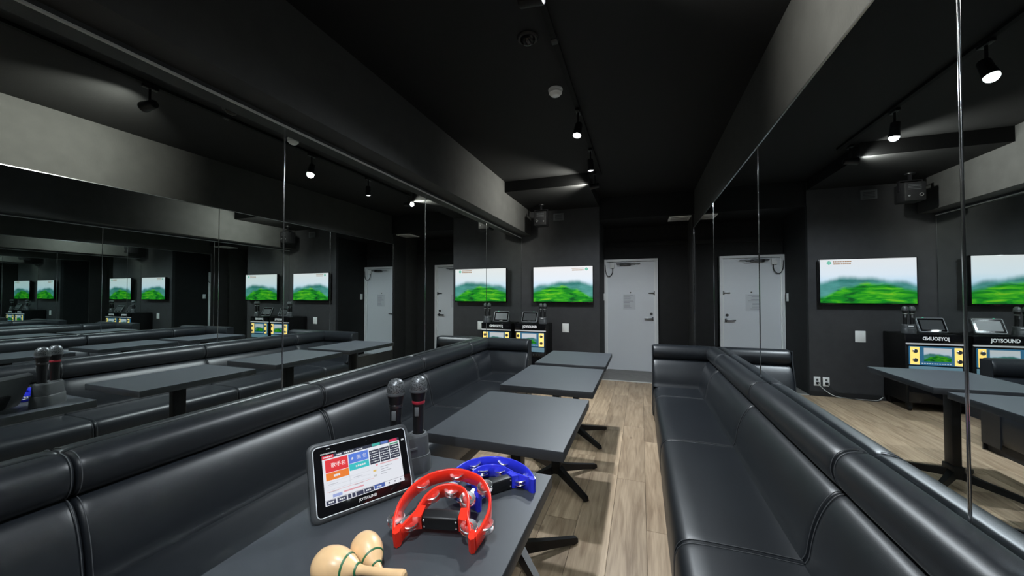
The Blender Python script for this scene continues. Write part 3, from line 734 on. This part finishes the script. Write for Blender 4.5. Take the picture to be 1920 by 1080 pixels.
make_mic('black microphone standing in the foreground charger, the left of the pair, plain band', (1.133-0.038*math.cos(cr), 1.036-0.038*math.sin(cr), TT+0.052), M['steel'])
make_mic('black microphone standing in the foreground charger with a red band', (1.133+0.038*math.cos(cr), 1.036+0.038*math.sin(cr), TT+0.052), pbr('red_band', (0.30, 0.015, 0.03), 0.4))
make_charger('dark grey microphone charger on top of the karaoke machine', (0.455, 5.42, 0.901), -0.1, L_=0.118, w=0.072, h=0.095, spread=0.032, simple=True)
for i, s_ in enumerate((-1, 1)):
    make_mic(('black microphone on the karaoke machine, the one next to the tablet', 'black microphone on the karaoke machine, the one away from the tablet')[i], (0.455+s_*0.032*math.cos(-0.1), 5.42+s_*0.032*math.sin(-0.1), 0.901+0.05), M['rail'], (math.radians(2), 0))

# ------------------------------------------------------------------ tambourines
def make_tambourine(name_label, M4, mat, H=0.040):
    t = thing('tambourine', name_label, 'tambourine', group='half-moon tambourines'); t.matrix_world = M4
    half = [(0.098, 0.0), (0.112, 0.04), (0.118, 0.085), (0.108, 0.140), (0.075, 0.188), (0.032, 0.210)]
    outer = catmull([(x_, y_, 0) for x_, y_ in half]+[(0, 0.214, 0)]+[(-x_, y_, 0) for x_, y_ in reversed(half)], 5)
    hin = [(0.086, 0.008), (0.077, 0.034), (0.066, 0.060), (0.063, 0.085), (0.055, 0.118), (0.034, 0.146)]
    inner = catmull([(x_, y_, 0) for x_, y_ in hin]+[(0, 0.156, 0)]+[(-x_, y_, 0) for x_, y_ in reversed(hin)], 5)
    def band(path, th):
        rings = []; N_ = len(path)
        for i, p in enumerate(path):
            tg = (path[min(i+1, N_-1)]-path[max(i-1, 0)]).normalized(); n = Vector((-tg.y, tg.x, 0))
            e = 0.0016
            rings.append([p-n*(th-e), p+n*(th-e), p+n*th+Vector((0, 0, e)), p+n*th+Vector((0, 0, H-e)), p+n*(th-e)+Vector((0, 0, H)), p-n*(th-e)+Vector((0, 0, H)), p-n*th+Vector((0, 0, H-e)), p-n*th+Vector((0, 0, e))])
        return MB().loft(rings)
    obj('outer_rim', band(outer, 0.0034), mat, t, sharp=50)
    obj('inner_rim', band(inner, 0.0034), mat, t, sharp=50)
    for s_ in (1, -1):
        tip = [(s_*0.101, 0.006), (s_*0.098, -0.008), (s_*0.090, -0.011), (s_*0.083, -0.004), (s_*0.083, 0.012), (s_*0.090, 0.020)]
        obj('tip', MB().prism(tip, 0.0, H), mat, t)
        blk = [(s_*0.068, 0.040), (s_*0.047, 0.044), (s_*0.046, 0.078), (s_*0.064, 0.080)]
        obj('grip_block', MB().prism(blk, 0.002, H-0.001), mat, t)
    g = obj('grip', MB().box(-0.047, 0.047, 0.044, 0.076, 0.000, H-0.004, 0.005, 3), M['black'], t)
    for s_ in (1, -1):
        for z_ in (0.010, 0.028): obj('screw', MB().lathe([(0.0026, 0), (0.0022, 0.0012), (0, 0.0014)], 10, aim((s_*0.041, 0.0440, z_), (0, -1, 0))), M['jingle'], g)
    def jingles(path, fr):
        for f_ in fr:
            i = int(f_*(len(path)-1)); p = path[i]
            tg = (path[min(i+1, len(path)-1)]-path[max(i-1, 0)]).normalized()
            obj('jingle_pin', MB().cyl((p.x, p.y, 0.003), (p.x, p.y, H-0.003), 0.0015, n=8), M['jingle'], t)
            for zc, fl in ((0.0135, 1), (0.0265, -1)):
                a = random.uniform(-0.16, 0.16); b_ = random.uniform(-0.16, 0.16)
                J = Matrix.Translation((p.x, p.y, zc)) @ Matrix.Rotation(a, 4, 'X') @ Matrix.Rotation(b_, 4, 'Y')
                pr = [(0.002, 0.0052*fl), (0.0085, 0.0050*fl), (0.0105, 0.0014*fl), (0.0195, 0.0), (0.0212, 0.0016*fl), (0.0218, 0.0006*fl), (0.0200, -0.0010*fl), (0.0107, 0.0004*fl), (0.0087, 0.0040*fl), (0.002, 0.0042*fl)]
                obj('jingle', MB().lathe(pr, 20, J), M['jingle'], t)
    jingles(outer, (0.10, 0.30, 0.50, 0.70, 0.90)); jingles(inner, (0.10, 0.36, 0.50, 0.64, 0.90))
    return t
def tam_matrix(c, ang, tilt):
    return Matrix.Translation(Vector(c)) @ Matrix.Rotation(ang, 4, 'Z') @ Matrix.Rotation(tilt, 4, 'X') @ Matrix.Scale(0.97, 4)
make_tambourine('blue plastic half-moon tambourine lying behind the red one', tam_matrix((1.502, 0.984, TT+0.0005), math.radians(51), 0), M['blue'])
make_tambourine('red plastic half-moon tambourine leaning on the blue one', tam_matrix((1.414, 0.746, TT+0.0032), math.radians(13), math.radians(14)), M['red'])

# ------------------------------------------------------------------ maracas
def make_maraca(label, c, d, s=1.0, hl=0.17):
    d = Vector(d).normalized()
    t = thing('maraca', label, 'maraca', group='wooden maracas')
    t.matrix_world = aim(Vector(c), d)
    prof = [(0.0, -0.050), (0.012, -0.0485), (0.024, -0.0435), (0.033, -0.034), (0.0385, -0.020), (0.0400, -0.004), (0.0388, 0.010), (0.0340, 0.026), (0.0270, 0.040), (0.0200, 0.051), (0.0150, 0.058), (0.0125, 0.063), (0, 0.063)]
    obj('head', MB().lathe([(r*s, z*s) for r, z in prof], 32), M['wood'], t)
    obj('handle', MB().lathe([(0.0122*s, 0.060*s), (0.0095*s, 0.075*s), (0.0090*s, hl*0.55), (0.0105*s, hl*0.8), (0.0125*s, hl*0.94), (0.0120*s, hl*0.98), (0.008*s, hl), (0, hl)], 24), M['wood'], t)
    obj('green_ring', MB().lathe([(0.0290*s, 0.0348*s), (0.0308*s, 0.0350*s), (0.0288*s, 0.0388*s), (0.0268*s, 0.0388*s)], 32), M['green'], t)
    obj('green_ring', MB().lathe([(0.0118*s, 0.0600*s), (0.0146*s, 0.0605*s), (0.0136*s, 0.0640*s), (0.0110*s, 0.0645*s)], 32), M['green'], t)
    return t
make_maraca('pale wooden maraca lying in front with its handle towards the right', (1.277, 0.588, TT+0.0356), (0.150, 0.014, 0.008), 0.89, 0.160)
make_maraca('pale wooden maraca behind the front one, its handle crossing beneath', (1.304, 0.652, TT+0.0325), (0.055, -0.028, -0.010), 0.79, 0.130)

# ------------------------------------------------------------------ far wall fittings
t = thing('wall_plate', 'white rectangular plate on the far wall right of the karaoke machine', 'wall plate', (0.737, YT, 0.815))
obj('plate', MB().box(-0.052, 0.052, -0.010, 0, -0.070, 0.070, 0.003), M['white'], t)
obj('raised_panel', MB().box(-0.040, 0.040, -0.0125, -0.009, -0.058, 0.058, 0.002), M['white'], t)
t = thing('light_switch', 'white light switch on the narrow wall beside the door', 'light switch', (1.264, 6.48, 1.30), (0, 0, PI/2))
obj('plate', MB().box(-0.035, 0.035, -0.008, 0, -0.06, 0.06, 0.003), M['white'], t)
obj('rocker', MB().box(-0.016, 0.016, -0.012, -0.007, -0.035, 0.035, 0.002), M['white'], t)
for k, (ox, lab) in enumerate(((1.187, 'white power outlet low on the far wall, the one nearer the door'), (1.092, 'white power outlet low on the far wall, the one nearer the karaoke machine'))):
    t = thing('power_outlet', lab, 'outlet', (ox, YT, 0.225), group='power outlets low on the far wall')
    obj('plate', MB().box(-0.035, 0.035, -0.008, 0, -0.058, 0.058, 0.003), M['white'], t)
    obj('plug', MB().box(-0.014, 0.014, -0.04, -0.008, -0.034, -0.006, 0.004), M['black'], t)
    obj('socket', MB().box(-0.012, 0.012, -0.0095, -0.008, 0.008, 0.034), M['grey'], t)
    y_ = YT-0.045-k*0.02
    c = obj('power_cord', MB().tube(catmull([Vector(q)-Vector((ox, YT, 0.225)) for q in [(ox, YT-0.04, 0.205), (ox-0.05, y_, 0.14), (ox-0.15, y_, FZ+0.03), (ox-0.26, y_, FZ+0.008), (0.70, y_-0.02, FZ+0.006), (0.60, y_, FZ+0.006), (0.545, y_, FZ+0.05)]], 8), 0.0045, 8), M['cable'] if k == 0 else M['bcable'], t)
    c['label'] = ('white power cord running along the skirting to the machine', 'black power cord beside the white one')[k]
# effect projector under the dropped ceiling
t = thing('effect_projector', 'black box light projector hung from the dropped ceiling in the far left corner', 'projector', (0.455, 5.35, 2.70))
obj('mount_plate', MB().cyl((0, 0, -0.012), (0, 0, 0), 0.045, n=20), M['black'], t)
obj('yoke', MB().box(-0.012, 0.012, -0.012, 0.012, -0.08, -0.01).box(-0.095, 0.095, -0.015, 0.015, -0.086, -0.078).box(-0.104, -0.095, -0.015, 0.015, -0.20, -0.078).box(0.095, 0.104, -0.015, 0.015, -0.20, -0.078), M['iron'], t)
bd = obj('housing', MB().box(-0.093, 0.093, -0.09, 0.10, -0.325, -0.115, 0.012), pbr('matt_black_metal', (0.006, 0.006, 0.007), 0.6, 0, 0.3), t)
obj('lens_ring', MB().lathe([(0.019, 0), (0.019, 0.012), (0.013, 0.012), (0.012, 0.004)], 24, aim((-0.045, -0.09, -0.262), (0, -1, 0))), M['chrome'], bd)
obj('lens', MB().lathe([(0.012, 0), (0.010, 0.006), (0, 0.009)], 20, aim((-0.045, -0.09, -0.262), (0, -1, 0))), M['gloss'], bd)
obj('indicator', MB().lathe([(0.010, 0), (0.010, 0.004), (0, 0.006)], 16, aim((0.055, -0.09, -0.268), (0, -1, 0))), M['midgrey'], bd)
for i in range(4): obj('vent_slot', MB().box(-0.05, 0.06, -0.0925, -0.089, -0.150-i*0.016, -0.145-i*0.016), M['grey'], bd)
